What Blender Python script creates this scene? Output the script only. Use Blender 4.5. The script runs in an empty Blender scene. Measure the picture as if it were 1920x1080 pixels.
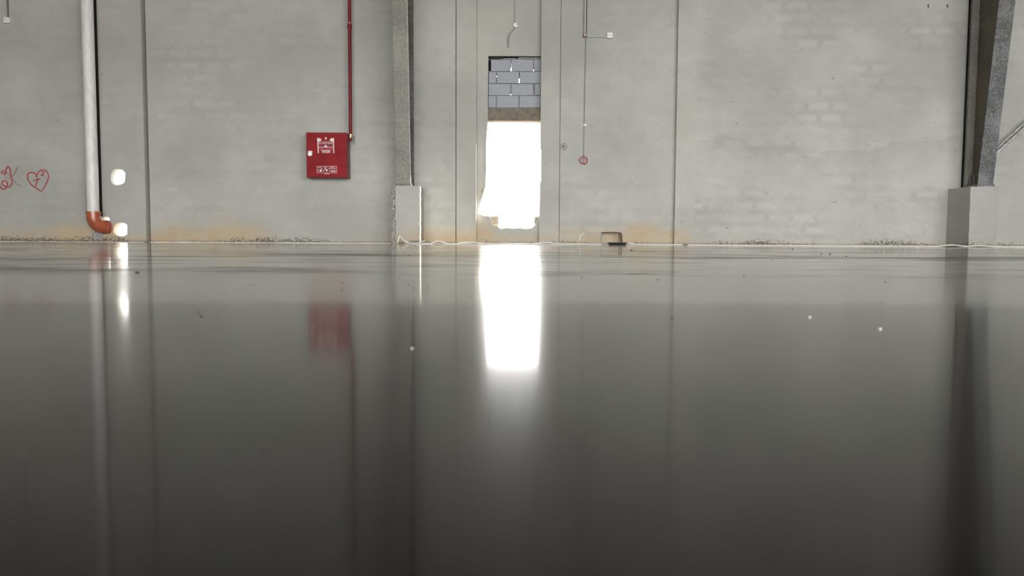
import bpy, bmesh, math, random
from mathutils import Vector, Matrix, noise as mnoise
from mathutils.geometry import tessellate_polygon

S = bpy.context.scene
COL = S.collection
PI = math.pi

# ------------------------------------------------------------------ camera, world, sun, exposure
FPX = 1442.0                       # focal length in pixels of a 1920 wide frame
PITCH = math.radians(3.75)         # looking slightly down
ROLL = math.radians(0.30)
CAM = Vector((0.0, 0.0, 0.108))    # the phone almost lies on the slab
_fwd = Vector((0, math.cos(PITCH), -math.sin(PITCH)))
_r0, _u0 = Vector((1, 0, 0)), Vector((0, math.sin(PITCH), math.cos(PITCH)))
_right = _r0 * math.cos(ROLL) + _u0 * math.sin(ROLL)
_up = _u0 * math.cos(ROLL) - _r0 * math.sin(ROLL)
cd = bpy.data.cameras.new('camera')
cam = bpy.data.objects.new('camera', cd)
COL.objects.link(cam)
cd.sensor_width = 36.0
cd.lens = FPX / 1920 * 36
cd.clip_start = 0.01
cd.dof.use_dof = True
cd.dof.focus_distance = 12.4
cd.dof.aperture_fstop = 7.0        # the real aperture of a phone, about 4 mm across
M = Matrix((_right, _up, -_fwd)).transposed().to_4x4()
M.translation = CAM
cam.matrix_world = M
S.camera = cam

w = bpy.data.worlds.new('hazy_sky')
S.world = w
w.use_nodes = True
bg = w.node_tree.nodes['Background']
bg.inputs[0].default_value = (1.0, 0.995, 0.975, 1)
bg.inputs[1].default_value = 4.6

sd = bpy.data.lights.new('sun', 'SUN')
sun = bpy.data.objects.new('sun', sd)
COL.objects.link(sun)
sd.energy = 14.0
sd.angle = math.radians(0.6)
sd.color = (1.0, 0.93, 0.82)
SA, SE = math.radians(24.0), math.radians(25.0)
sdir = Vector((-math.cos(SE) * math.cos(SA), -math.cos(SE) * math.sin(SA), -math.sin(SE)))
sun.rotation_euler = sdir.to_track_quat('-Z', 'Y').to_euler()
sun.location = (6, 16, 8)

S.view_settings.view_transform = 'Standard'
S.view_settings.look = 'None'
S.view_settings.gamma = 1.0
S.view_settings.use_curve_mapping = False
S.view_settings.exposure = 1.09
S.cycles.max_bounces = 10
S.cycles.diffuse_bounces = 5
S.cycles.glossy_bounces = 5
S.cycles.sample_clamp_indirect = 12.0


# ------------------------------------------------------------------ survey helpers: where the photograph's lines meet a real plane
def ray(px, py):
    a, b = (px - 960) / FPX, -(py - 540) / FPX
    return _fwd + _right * a + _up * b

def at(px, py, Y):
    d = ray(px, py)
    return CAM + d * (Y / d.y)

def on_floor(px, py):
    d = ray(px, py)
    return CAM + d * (-CAM.z / d.z)

def X(px, Y, py=300):
    return at(px, py, Y).x

def Z(py, Y, px=960):
    return at(px, py, Y).z


# ------------------------------------------------------------------ materials
def mat(name):
    m = bpy.data.materials.new(name)
    m.use_nodes = True
    nt = m.node_tree
    return m, nt, nt.nodes['Principled BSDF']

class NT:
    """small helper to write node graphs"""
    def __init__(self, nt):
        self.nt = nt
        self.L = nt.links.new
        self.tc = nt.nodes.new('ShaderNodeTexCoord')
        self.obj = self.tc.outputs['Object']
    def n(self, t, **kw):
        x = self.nt.nodes.new(t)
        for k, v in kw.items():
            setattr(x, k, v)
        return x
    def put(self, sock, v):
        if isinstance(v, bpy.types.NodeSocket):
            self.L(v, sock)
        else:
            if isinstance(v, tuple) and len(v) == 3 and sock.type == 'RGBA':
                v = (*v, 1)
            sock.default_value = v
    def math(self, op, a, b=None, c=None, clamp=False):
        x = self.n('ShaderNodeMath', operation=op, use_clamp=clamp)
        for i, v in enumerate((a, b, c)):
            if v is not None:
                self.put(x.inputs[i], v)
        return x.outputs[0]
    def vmath(self, op, a, b=None):
        x = self.n('ShaderNodeVectorMath', operation=op)
        self.put(x.inputs[0], a)
        if b is not None:
            self.put(x.inputs[1], b)
        return x.outputs[0]
    def scaled(self, s, off=(0, 0, 0)):
        x = self.n('ShaderNodeMapping')
        self.L(self.obj, x.inputs[0])
        x.inputs['Scale'].default_value = s
        x.inputs['Location'].default_value = off
        return x.outputs[0]
    def noise(self, vec, scale, detail=3, rough=0.55, dist=0.0, out=0):
        x = self.n('ShaderNodeTexNoise')
        self.L(vec, x.inputs['Vector'])
        x.inputs['Scale'].default_value = scale
        x.inputs['Detail'].default_value = detail
        x.inputs['Roughness'].default_value = rough
        x.inputs['Distortion'].default_value = dist
        return x.outputs[out]
    def ramp(self, v, lo, hi, a=0.0, b=1.0):
        x = self.n('ShaderNodeMapRange', interpolation_type='SMOOTHSTEP')
        self.put(x.inputs[0], v)
        for i, q in enumerate((lo, hi, a, b)):
            x.inputs[i + 1].default_value = q
        return x.outputs[0]
    def mix(self, f, a, b, mode='MIX'):
        x = self.n('ShaderNodeMix', data_type='RGBA', blend_type=mode)
        self.put(x.inputs[0], f)
        self.put(x.inputs[6], a)
        self.put(x.inputs[7], b)
        return x.outputs[2]
    def xyz(self, vec=None):
        x = self.n('ShaderNodeSeparateXYZ')
        self.L(vec or self.obj, x.inputs[0])
        return x.outputs
    def bump(self, h, dist, strength=1.0):
        x = self.n('ShaderNodeBump')
        self.put(x.inputs['Height'], h)
        x.inputs['Distance'].default_value = dist
        x.inputs['Strength'].default_value = strength
        return x.outputs[0]
    def curve(self, v, pts):
        x = self.n('ShaderNodeFloatCurve')
        self.put(x.inputs['Value'], v)
        x.mapping.extend = 'HORIZONTAL'
        c = x.mapping.curves[0]
        while len(c.points) > 2:
            c.points.remove(c.points[1])
        c.points[0].location = pts[0]
        c.points[-1].location = pts[-1]
        for p in pts[1:-1]:
            c.points.new(*p)
        x.mapping.update()
        return x.outputs[0]

def simple(name, col, rough=0.6, metal=0.0, var=0.12, scale=12.0, bump=0.0, coat=0.0):
    m, nt, b = mat(name)
    g = NT(nt)
    k = g.noise(g.obj, scale, 4)
    dark = tuple(c * (1 - var) for c in col)
    light = tuple(min(1, c * (1 + var)) for c in col)
    g.put(b.inputs['Base Color'], g.mix(g.ramp(k, 0.3, 0.7), dark, light))
    b.inputs['Roughness'].default_value = rough
    b.inputs['Metallic'].default_value = metal
    b.inputs['Coat Weight'].default_value = coat
    if bump:
        g.put(b.inputs['Normal'], g.bump(k, bump))
    return m

def plaster(name, tint=(0.50, 0.50, 0.465), stain=1.0, ghost=1.0, scar=1.0):
    m, nt, b = mat(name)
    g = NT(nt)
    o = g.xyz()
    big = g.noise(g.scaled((1, 1, 1)), 0.55, 4, 0.6)
    mid = g.noise(g.scaled((1, 1, 1.6), (3, 0, 5)), 2.3, 5, 0.62)
    fine = g.noise(g.obj, 55, 3, 0.7)
    grit = g.noise(g.obj, 170, 2, 0.7)
    lo = tuple(c * 0.86 for c in tint)
    hi = tuple(min(1, c * 1.10) for c in tint)
    col = g.mix(g.ramp(big, 0.32, 0.68), lo, hi)
    warm = g.noise(g.scaled((1, 1, .6), (9, 2, 1)), 0.8, 3)
    col = g.mix(g.ramp(warm, 0.52, 0.75, 0, 0.35), col, (tint[0] * 0.93, tint[1] * 0.86, tint[2] * 0.80))
    col = g.mix(g.ramp(mid, 0.35, 0.7, 0.16, 0.0), col, (0.30, 0.30, 0.275))
    col = g.mix(g.ramp(fine, 0.3, 0.75, 0.10, 0.0), col, (0.26, 0.26, 0.24))
    col = g.mix(g.ramp(grit, 0.35, 0.65, 0.12, 0.0), col, (0.24, 0.24, 0.22))
    if ghost:
        # the blockwork telegraphs through the thin coat: courses of 0.2 m, blocks of 0.4 m
        cv = g.n('ShaderNodeCombineXYZ')
        wob = g.noise(g.scaled((1, 1, 1), (1, 7, 3)), 1.7, 2)
        g.put(cv.inputs[0], g.math('ADD', g.math('ADD', o[0], 20.0), g.math('MULTIPLY', g.noise(g.scaled((1, 1, 1), (8, 1, 2)), 3.0, 3), 0.10)))
        g.put(cv.inputs[1], g.math('ADD', o[2], g.math('MULTIPLY', wob, 0.09)))
        br = g.n('ShaderNodeTexBrick')
        g.L(cv.outputs[0], br.inputs['Vector'])
        br.inputs['Scale'].default_value = 1.0
        br.inputs['Brick Width'].default_value = 0.4
        br.inputs['Row Height'].default_value = 0.2
        br.inputs['Mortar Size'].default_value = 0.085
        br.inputs['Mortar Smooth'].default_value = 1.0
        br.inputs['Color1'].default_value = (1, 1, 1, 1)
        br.inputs['Color2'].default_value = (0.55, 0.55, 0.55, 1)
        br.inputs['Mortar'].default_value = (0, 0, 0, 1)
        br.inputs['Bias'].default_value = 0.0
        pm = g.noise(g.scaled((0.8, 1, 1.5), (4, 0, 2)), 1.3, 4, 0.7)
        pmk = g.ramp(pm, 0.46, 0.68)
        mort = g.math('MULTIPLY', br.outputs['Fac'], g.math('MULTIPLY', pmk, 0.24 * ghost))
        col = g.mix(mort, col, (0.27, 0.27, 0.255))
        lum = g.math('MULTIPLY', g.math('SUBTRACT', 1.0, br.outputs['Fac']), g.math('MULTIPLY', pmk, 0.17 * ghost))
        bw = g.xyz(br.outputs['Color'])[0]
        lum = g.math('MULTIPLY', lum, g.ramp(bw, 0.6, 1.0))
        col = g.mix(lum, col, (0.68, 0.69, 0.66))
    if scar:
        # long wavy trowel edges left where one coat stopped
        xn = g.math('DIVIDE', g.math('ADD', o[0], 8.6), 17.2)
        pts = []
        for px, py in ((0, 78), (45, 72), (70, 82), (80, 74), (110, 64), (140, 67), (230, 69), (1304, 262), (1390, 258), (1420, 274), (1481, 268),
                       (1518, 292), (1536, 288), (1560, 282), (1645, 280), (1675, 265), (1723, 263), (1766, 262), (1781, 255), (1919, 250)):
            q = at(px, py, 12.6)
            pts.append(((q.x + 8.6) / 17.2, q.z / 4.0))
        zc = g.math('MULTIPLY', g.curve(xn, pts), 4.0)
        wv = g.noise(g.scaled((1, 1, 1)), 9, 2)
        dz = g.math('SUBTRACT', g.math('ADD', zc, g.math('MULTIPLY', g.math('SUBTRACT', wv, 0.5), 0.05)), o[2])
        below = g.math('MULTIPLY', g.ramp(dz, -0.004, 0.012), g.ramp(dz, 0.02, 0.42, 1.0, 0.0))
        xa = g.curve(xn, [(0.0, 0.7), (0.13, 0.8), (0.17, 0.0), (0.66, 0.0), (0.69, 0.9), (0.8, 0.6), (0.95, 1.0), (0.965, 0.0), (1.0, 0.0)])
        col = g.mix(g.math('MULTIPLY', g.math('MULTIPLY', below, xa), 0.30 * scar), col, (0.31, 0.31, 0.28))
    # trowel scratches and little dark nicks
    nick = g.noise(g.scaled((3, 1, 7), (2, 0, 9)), 2.6, 2, 0.5)
    col = g.mix(g.ramp(nick, 0.735, 0.765, 0.0, 0.55), col, (0.16, 0.155, 0.14))
    # clay-coloured damp rising from the slab, dirt splashed along the foot with painted contact shadow
    if stain:
        xs = g.math('DIVIDE', g.math('ADD', o[0], 8.6), 17.2)
        sp = []
        for px, v in ((0, .85), (60, .7), (130, 1.0), (215, .9), (262, .5), (290, .95), (430, 1.0), (500, .55), (600, .25), (720, .4), (760, .8),
                      (840, .9), (890, 1.0), (930, .6), (1000, .45), (1050, .6), (1120, .8), (1200, 1.0), (1255, .95), (1290, .75),
                      (1330, .3), (1420, .38), (1560, .3), (1700, .35), (1800, .3), (1919, .35)):
            sp.append(((X(px, 12.65) + 8.6) / 17.2, v))
        amt = g.curve(xs, sp)
        edge = g.noise(g.scaled((1.4, 1, 2.4)), 1.6, 4, 0.6)
        hgt = g.math('MULTIPLY', g.math('ADD', g.math('MULTIPLY', edge, 0.62), 0.10), g.math('ADD', g.math('MULTIPLY', amt, 0.85), 0.15))
        t = g.math('DIVIDE', o[2], hgt)
        msk = g.math('MULTIPLY', g.ramp(t, 0.25, 1.15, 1.0, 0.0), g.math('MULTIPLY', amt, 0.85 * stain))
        col = g.mix(msk, col, g.mix(g.ramp(mid, 0.35, 0.65), (0.50, 0.365, 0.215), (0.52, 0.43, 0.30)))
        sk = g.noise(g.scaled((1, 1, 1.2), (5, 1, 0)), 26, 4, 0.75)
        patch = g.noise(g.scaled((1, 1, 0.2), (0, 0, 4)), 0.9, 2)
        low = g.ramp(g.math('ADD', o[2], g.math('MULTIPLY', g.math('SUBTRACT', 0.55, patch), 0.45)), 0.0, 0.17, 1.0, 0.0)
        spl = g.ramp(g.math('ADD', sk, g.math('MULTIPLY', low, 0.22)), 0.66, 0.74)
        col = g.mix(g.math('MULTIPLY', g.math('MULTIPLY', spl, low), 0.85), col, (0.085, 0.08, 0.07))
        foot = g.ramp(g.math('ADD', o[2], g.math('MULTIPLY', g.math('SUBTRACT', sk, 0.5), 0.06)), 0.005, 0.045, 0.6, 0.0)  # dark stain plus contact shadow where wall meets slab, as colour
        col = g.mix(foot, col, (0.13, 0.115, 0.09))
    g.put(b.inputs['Base Color'], col)
    b.inputs['Roughness'].default_value = 0.93
    b.inputs['Specular IOR Level'].default_value = 0.2
    hh = g.math('ADD', g.math('MULTIPLY', mid, 0.7), g.math('MULTIPLY', fine, 0.25))
    g.put(b.inputs['Normal'], g.bump(hh, 0.012, 0.6))
    return m

M_wall = plaster('plaster_middle')
M_left = plaster('plaster_left', (0.49, 0.485, 0.45), 1.0, 0.5)
M_right = plaster('plaster_right', (0.52, 0.52, 0.49), 0.9, 1.2)
M_pil = plaster('plaster_pilaster', (0.495, 0.485, 0.45), 1.0, 0, 0)
M_pilr = plaster('plaster_pilaster_right', (0.52, 0.515, 0.48), 0.8, 0, 0)
M_ped = plaster('pedestal_concrete', (0.47, 0.465, 0.43), 0.8, 0, 0)

def block_mat():
    m, nt, b = mat('grey_block')
    g = NT(nt)
    a = g.noise(g.obj, 60, 4, 0.75)
    c = g.noise(g.obj, 3.0, 3)
    col = g.mix(g.ramp(a, 0.3, 0.7), (0.31, 0.33, 0.36), (0.46, 0.485, 0.52))
    col = g.mix(g.ramp(c, 0.4, 0.7, 0, 0.35), col, (0.36, 0.38, 0.41))
    g.put(b.inputs['Base Color'], col)
    b.inputs['Roughness'].default_value = 0.95
    g.put(b.inputs['Normal'], g.bump(a, 0.006))
    return m
M_block = block_mat()
M_mortar = simple('grey_mortar', (0.24, 0.245, 0.25), 0.95, 0, 0.3, 40, 0.01)
M_lintel = simple('rough_lintel_concrete', (0.20, 0.175, 0.135), 0.95, 0, 0.22, 11, 0.02)
M_broken = simple('broken_block_core', (0.40, 0.34, 0.26), 0.95, 0, 0.35, 30, 0.03)

def galv(name, base, spread):
    m, nt, b = mat(name)
    g = NT(nt)
    a = g.noise(g.scaled((1, 1, 0.7)), 42, 6, 0.75, 0.4)
    c = g.noise(g.obj, 2.2, 3)
    v = g.n('ShaderNodeTexVoronoi')
    g.L(g.scaled((1, 1, 0.7)), v.inputs['Vector'])
    v.inputs['Scale'].default_value = 75
    k = g.math('ADD', g.math('MULTIPLY', g.xyz(v.outputs['Color'])[0], 0.35), g.math('MULTIPLY', a, 0.75))
    k = g.math('ADD', k, g.math('MULTIPLY', g.math('SUBTRACT', c, 0.5), 1.0))
    col = g.mix(g.ramp(k, 0.35, 0.75), tuple(x * (1 - spread) for x in base), tuple(min(1, x * (1 + spread)) for x in base))
    rust = g.noise(g.scaled((1, 1, 0.15), (3, 3, 3)), 7, 3)
    col = g.mix(g.ramp(rust, 0.62, 0.75, 0, 0.35), col, (0.22, 0.16, 0.09))
    g.put(b.inputs['Base Color'], col)
    b.inputs['Metallic'].default_value = 0.25
    b.inputs['Roughness'].default_value = 0.62
    return m
M_galv = galv('galvanised_steel', (0.15, 0.155, 0.157), 0.42)
M_shadesteel = galv('shaded_steel', (0.12, 0.12, 0.115), 0.35)  # shade on the left column's back flange, put into a darker steel
M_galvb = galv('dusty_steel', (0.235, 0.225, 0.20), 0.20)
M_webshade = galv('shaded_web_steel', (0.125, 0.11, 0.083), 0.25)  # the web's shade is put into this dark brown
M_bolt = simple('dark_bolt_steel', (0.10, 0.095, 0.085), 0.55, 0.4, 0.4, 40)

def floor_mat():
    m, nt, b = mat('polished_power_floated_concrete')
    g = NT(nt)
    o = g.xyz()
    # gentle unevenness of the float passes, as slopes
    def slope(scale, amp, off):
        c = g.noise(g.scaled((1, 1, 1), off), scale, 2, 0.5, 0, 1)
        c = g.vmath('SUBTRACT', c, (0.5, 0.5, 0.5))
        return g.vmath('MULTIPLY', c, (amp, amp, 0))
    far = g.ramp(o[1], 1.2, 4.5, 0.40, 0.48)
    nrm = g.vmath('ADD', slope(0.9, 0.012, (0, 0, 0)), slope(4.5, 0.007, (7, 3, 1)))
    nrm = g.vmath('ADD', nrm, slope(22.0, 0.0045, (2, 9, 1)))
    sc = g.n('ShaderNodeVectorMath', operation='SCALE')
    g.L(nrm, sc.inputs[0])
    g.put(sc.inputs['Scale'], far)
    # trowel passes across the hall, felt only in the slope along the view
    pc_ = g.noise(g.scaled((0.14, 1, 1), (6, 2, 0)), 2.2, 3, 0.6, 0.3)
    py_ = g.math('MULTIPLY', g.math('SUBTRACT', pc_, 0.5), g.ramp(o[1], 1.4, 4.0, 0.004, 0.030))
    pv_ = g.n('ShaderNodeCombineXYZ')
    g.put(pv_.inputs[1], py_)
    g.put(pv_.inputs[2], 1.0)
    nrm = g.vmath('NORMALIZE', g.vmath('ADD', sc.outputs[0], pv_.outputs[0]))
    # burnished and dusty zones
    z1 = g.noise(g.scaled((0.42, 1, 1), (3, 1.7, 0)), 0.75, 6, 0.72, 0.5)
    z2 = g.noise(g.scaled((0.5, 1, 1), (4, 8, 0)), 3.2, 4, 0.65)
    lane = g.math('ADD', o[1], g.math('MULTIPLY', g.math('SUBTRACT', g.noise(g.scaled((1, 1, 1), (1, 5, 2)), 1.3, 3), 0.5), 0.35))
    dust = g.ramp(lane, 1.18, 1.36)              # beyond the last float pass the slab is dustier
    streak = g.math('MULTIPLY', g.ramp(z1, 0.49, 0.60), g.ramp(lane, 1.9, 2.5))
    streak2 = g.math('MULTIPLY', g.ramp(z2, 0.45, 0.7), g.ramp(lane, 1.5, 3.0))
    fade = g.ramp(o[1], 4.5, 8.0, 1.0, 0.35)
    streak = g.math('MULTIPLY', streak, fade)
    streak2 = g.math('MULTIPLY', streak2, fade)
    fine = g.noise(g.obj, 90, 3, 0.7)
    col = g.mix(g.ramp(z2, 0.3, 0.7), (0.004, 0.004, 0.0037), (0.010, 0.0098, 0.009))
    col = g.mix(g.math('MULTIPLY', dust, 0.5), col, (0.26, 0.247, 0.225))
    col = g.mix(g.math('MULTIPLY', streak, 0.6), col, (0.085, 0.078, 0.068))
    col = g.mix(g.ramp(fine, 0.62, 0.75, 0.0, 0.25), col, (0.03, 0.03, 0.028))
    # power-floated skin: a clear reflection over a hazier one, both by Fresnel, on a dark matt body
    nt.nodes.remove(b)
    out = [x for x in nt.nodes if x.type == 'OUTPUT_MATERIAL'][0]
    def glossy(rough):
        x = g.n('ShaderNodeBsdfGlossy', distribution='MULTI_GGX')
        g.put(x.inputs['Roughness'], rough)
        x.inputs['Color'].default_value = (1, 0.995, 0.985, 1)
        g.put(x.inputs['Normal'], nrm)
        return x.outputs[0]
    def mixs(f, a, c):
        x = g.n('ShaderNodeMixShader')
        g.put(x.inputs[0], f)
        g.L(a, x.inputs[1])
        g.L(c, x.inputs[2])
        return x.outputs[0]
    dif = g.n('ShaderNodeBsdfDiffuse')
    g.put(dif.inputs['Color'], col)
    clear = g.math('SUBTRACT', g.ramp(o[1], 1.5, 5.0, 0.42, 0.55), g.math('MULTIPLY', streak, 0.22))
    spec = mixs(clear, glossy(g.ramp(o[1], 1.5, 5.0, 0.20, 0.17)), glossy(g.math('ADD', g.ramp(o[1], 1.5, 5.0, 0.055, 0.02), g.math('MULTIPLY', z2, 0.04))))
    fr = g.n('ShaderNodeFresnel')
    fr.inputs['IOR'].default_value = 1.43
    g.put(fr.inputs['Normal'], nrm)
    k = g.math('SUBTRACT', 1.0, g.math('MULTIPLY', streak, 0.48))
    k = g.math('SUBTRACT', k, g.math('MULTIPLY', streak2, 0.28))
    k = g.math('SUBTRACT', k, g.math('MULTIPLY', g.math('SUBTRACT', 1.0, dust), 0.08), clamp=True)
    g.L(mixs(g.math('MULTIPLY', fr.outputs[0], k), dif.outputs[0], spec), out.inputs[0])
    return m
M_floor = floor_mat()

M_red = simple('red_enamel', (0.25, 0.010, 0.014), 0.5, 0, 0.16, 3.5)
M_red.node_tree.nodes['Principled BSDF'].inputs['Specular IOR Level'].default_value = 0.15
M_redbody = simple('dull_cabinet_side', (0.20, 0.075, 0.065), 0.6, 0, 0.2, 5)
M_redpipe = simple('red_painted_pipe', (0.17, 0.010, 0.014), 0.45, 0, 0.25, 6)
M_redpipe.node_tree.nodes['Principled BSDF'].inputs['Specular IOR Level'].default_value = 0.25
M_spray = simple('red_spray_paint', (0.40, 0.075, 0.075), 0.8, 0, 0.25, 18)
M_sprayf = simple('faded_red_spray_paint', (0.33, 0.17, 0.155), 0.85, 0, 0.25, 18)
M_white = simple('white_plastic', (0.82, 0.82, 0.80), 0.45, 0, 0.05, 20)
M_decal = simple('white_print', (0.80, 0.70, 0.69), 0.5, 0, 0.06, 40)
M_decal2 = simple('pale_pink_print', (0.55, 0.22, 0.23), 0.5, 0, 0.2, 60)
M_plum = simple('dark_red_print', (0.20, 0.012, 0.03), 0.5, 0, 0.1, 40)
M_brass = simple('brass', (0.62, 0.45, 0.25), 0.35, 0.8, 0.2, 30)
M_chrome = simple('chrome', (0.45, 0.46, 0.46), 0.35, 1.0, 0.1, 30)
M_conduit = simple('grey_conduit', (0.30, 0.30, 0.29), 0.5, 0, 0.1, 10)
M_conduitd = simple('dark_grey_conduit', (0.13, 0.13, 0.125), 0.5, 0, 0.1, 10)
M_cablewhite = simple('white_cable_sheath', (0.85, 0.84, 0.80), 0.5, 0, 0.06, 10)
M_foam = simple('white_foam_strip', (0.78, 0.77, 0.74), 0.8, 0, 0.12, 8)
M_black = simple('black_plastic', (0.022, 0.024, 0.026), 0.5, 0, 0.3, 10)
M_jointshade = simple('black_joint_and_shade', (0.012, 0.012, 0.012), 0.9, 0, 0.2, 10)  # black for the wall joints and for painted shade
M_iron = simple('brown_iron_bar', (0.11, 0.075, 0.045), 0.7, 0.2, 0.3, 40)
M_grit = simple('dark_grit', (0.035, 0.033, 0.03), 0.9, 0, 0.3, 60)
M_gritw = simple('white_grit', (0.70, 0.70, 0.68), 0.9, 0, 0.1, 60)
M_brick_red = simple('orange_brown_pvc', (0.40, 0.105, 0.05), 0.28, 0, 0.12, 6, 0, 0.3)
M_brace = simple('brace_steel', (0.46, 0.46, 0.45), 0.5, 0.2, 0.2, 14)
M_roof = simple('roof_sheet', (0.13, 0.13, 0.125), 0.7, 0, 0.15, 1.0)
M_conc = simple('hall_concrete', (0.34, 0.335, 0.31), 0.9, 0, 0.15, 1.2)
M_ground = simple('sunlit_ground', (0.46, 0.42, 0.36), 0.95, 0, 0.15, 0.6)
M_patch = simple('round_mortar_patch', (0.33, 0.33, 0.31), 0.95, 0, 0.15, 30)

def pvc_pipe():
    m, nt, b = mat('dusty_white_pvc')
    g = NT(nt)
    a = g.noise(g.scaled((1, 1, .35)), 16, 5, 0.7)
    c = g.noise(g.scaled((4, 4, .8), (1, 1, 1)), 3, 3)
    col = g.mix(g.ramp(a, 0.35, 0.7), (0.70, 0.675, 0.66), (0.84, 0.825, 0.81))
    col = g.mix(g.ramp(c, 0.5, 0.75, 0, 0.35), col, (0.60, 0.57, 0.54))
    g.put(b.inputs['Base Color'], col)
    b.inputs['Roughness'].default_value = 0.42
    return m
M_pvc = pvc_pipe()


# ------------------------------------------------------------------ geometry helpers
class MB:
    def __init__(self):
        self.v, self.f, self.mi = [], [], []
    def add(self, vs, fs):
        o = len(self.v)
        self.v += [tuple(p) for p in vs]
        self.f += [tuple(i + o for i in q) for q in fs]
    def box(self, x0, x1, y0, y1, z0, z1):
        x0, x1 = min(x0, x1), max(x0, x1)
        y0, y1 = min(y0, y1), max(y0, y1)
        z0, z1 = min(z0, z1), max(z0, z1)
        vs = [(x, y, z) for x in (x0, x1) for y in (y0, y1) for z in (z0, z1)]
        self.add(vs, [(0, 1, 3, 2), (4, 6, 7, 5), (0, 4, 5, 1), (2, 3, 7, 6), (0, 2, 6, 4), (1, 5, 7, 3)])
        return self
    def slab(self, outer, holes, y0, y1):
        """outline and holes in (x, z), extruded in y"""
        loops = [outer] + list(holes)
        tris = tessellate_polygon([[Vector((p[0], p[1], 0)) for p in l] for l in loops])
        flat = [p for l in loops for p in l]
        n = len(flat)
        vs = [(p[0], y0, p[1]) for p in flat] + [(p[0], y1, p[1]) for p in flat]
        fs = []
        for t in tris:
            fs.append(tuple(t))
            fs.append(tuple(i + n for i in reversed(t)))
        k = 0
        for l in loops:
            for i in range(len(l)):
                a, c = k + i, k + (i + 1) % len(l)
                fs.append((a, c, c + n, a + n))
            k += len(l)
        self.add(vs, fs)
        return self
    def tube(self, pts, r, n=12, cap=True, radii=None):
        pts = [Vector(p) for p in pts]
        rings = []
        t0 = (pts[1] - pts[0]).normalized()
        a = t0.orthogonal().normalized()
        for i, p in enumerate(pts):
            t = (pts[min(i + 1, len(pts) - 1)] - pts[max(i - 1, 0)]).normalized()
            a = (a - t * a.dot(t)).normalized()
            bb = t.cross(a)
            rr = radii[i] if radii else r
            rings.append([p + (a * math.cos(2 * PI * k / n) + bb * math.sin(2 * PI * k / n)) * rr for k in range(n)])
        vs = [q for rg in rings for q in rg]
        fs = []
        for i in range(len(pts) - 1):
            for k in range(n):
                fs.append((i * n + k, i * n + (k + 1) % n, (i + 1) * n + (k + 1) % n, (i + 1) * n + k))
        if cap:
            fs.append(tuple(range(n - 1, -1, -1)))
            fs.append(tuple((len(pts) - 1) * n + k for k in range(n)))
        self.add(vs, fs)
        return self
    def ribbon(self, pts, wd, thick=0.003):
        """flat stroke on a wall facing -y: pts are (x, y, z)"""
        pts = [Vector(p) for p in pts]
        vs, fs = [], []
        for i, p in enumerate(pts):
            t = (pts[min(i + 1, len(pts) - 1)] - pts[max(i - 1, 0)])
            nrm = Vector((-t.z, 0, t.x)).normalized()
            ww = wd * (1 + 0.25 * math.sin(i * 1.7))
            for s, y in ((-1, 0), (1, 0), (1, -thick), (-1, -thick)):
                vs.append(p + nrm * s * ww / 2 + Vector((0, y, 0)))
        for i in range(len(pts) - 1):
            for k in range(4):
                fs.append((i * 4 + k, i * 4 + (k + 1) % 4, i * 4 + 4 + (k + 1) % 4, i * 4 + 4 + k))
        fs += [(3, 2, 1, 0), tuple((len(pts) - 1) * 4 + k for k in range(4))]
        self.add(vs, fs)
        return self
    def build(self, name, m, parent=None, bevel=0, smooth=False, loc=None):
        me = bpy.data.meshes.new(name)
        vs = self.v
        if loc is not None:
            vs = [(p[0] - loc[0], p[1] - loc[1], p[2] - loc[2]) for p in vs]
        me.from_pydata(vs, [], self.f)
        bm = bmesh.new()
        bm.from_mesh(me)
        bmesh.ops.recalc_face_normals(bm, faces=bm.faces)
        if bevel:
            es = [e for e in bm.edges if len(e.link_faces) == 2 and e.calc_face_angle(0) > 0.6]
            bmesh.ops.bevel(bm, geom=es, offset=bevel, segments=2, profile=0.6, affect='EDGES')
        bm.to_mesh(me)
        bm.free()
        if smooth:
            for p in me.polygons:
                p.use_smooth = True
            try:
                me.set_sharp_from_angle(angle=math.radians(40))
            except Exception:
                pass
        me.materials.append(m)
        o = bpy.data.objects.new(name, me)
        COL.objects.link(o)
        if loc is not None:
            o.location = loc
        if parent is not None:
            o.parent = parent
            if loc is None:
                o.matrix_parent_inverse = parent.matrix_world.inverted()
        return o

def empty(name, loc=(0, 0, 0)):
    o = bpy.data.objects.new(name, None)
    o.empty_display_size = 0.1
    o.location = loc
    COL.objects.link(o)
    bpy.context.view_layer.update()
    return o

def tag(o, label, cat, group=None):
    o['label'] = label
    o['category'] = cat
    if group:
        o['group'] = group
    return o

def struct(o):
    o['kind'] = 'structure'
    return o

def smooth_path(pts, n=8):
    """Catmull-Rom through the points"""
    p = [Vector(q) for q in pts]
    out = []
    for i in range(len(p) - 1):
        a, b, c, d = p[max(i - 1, 0)], p[i], p[i + 1], p[min(i + 2, len(p) - 1)]
        for k in range(n):
            t = k / n
            out.append(0.5 * ((2 * b) + (c - a) * t + (2 * a - 5 * b + 4 * c - d) * t * t + (3 * b - a - 3 * c + d) * t ** 3))
    out.append(p[-1])
    return out


# ------------------------------------------------------------------ room shell
Y_L, Y_M, Y_D, Y_R = 12.62, 12.70, 12.80, 12.62       # inner faces: left bay, middle bays, door bay, right bay
HT = 7.6
x_slotL0, x_slotL1 = X(182.5, Y_L), X(189.4, Y_L)
x_lineL = X(235, Y_L)
x_pL = X(271.5, Y_L)
x_853, x_893 = X(855, Y_M), X(893, Y_M)
x_1013, x_1050 = X(1013.2, Y_M), X(1049.5, Y_M)
x_pR0 = X(1267, Y_R)
x_pR1 = X(1304, Y_R)
x_slotR0, x_slotR1 = X(1803.8, Y_R), X(1808.8, Y_R)

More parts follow.
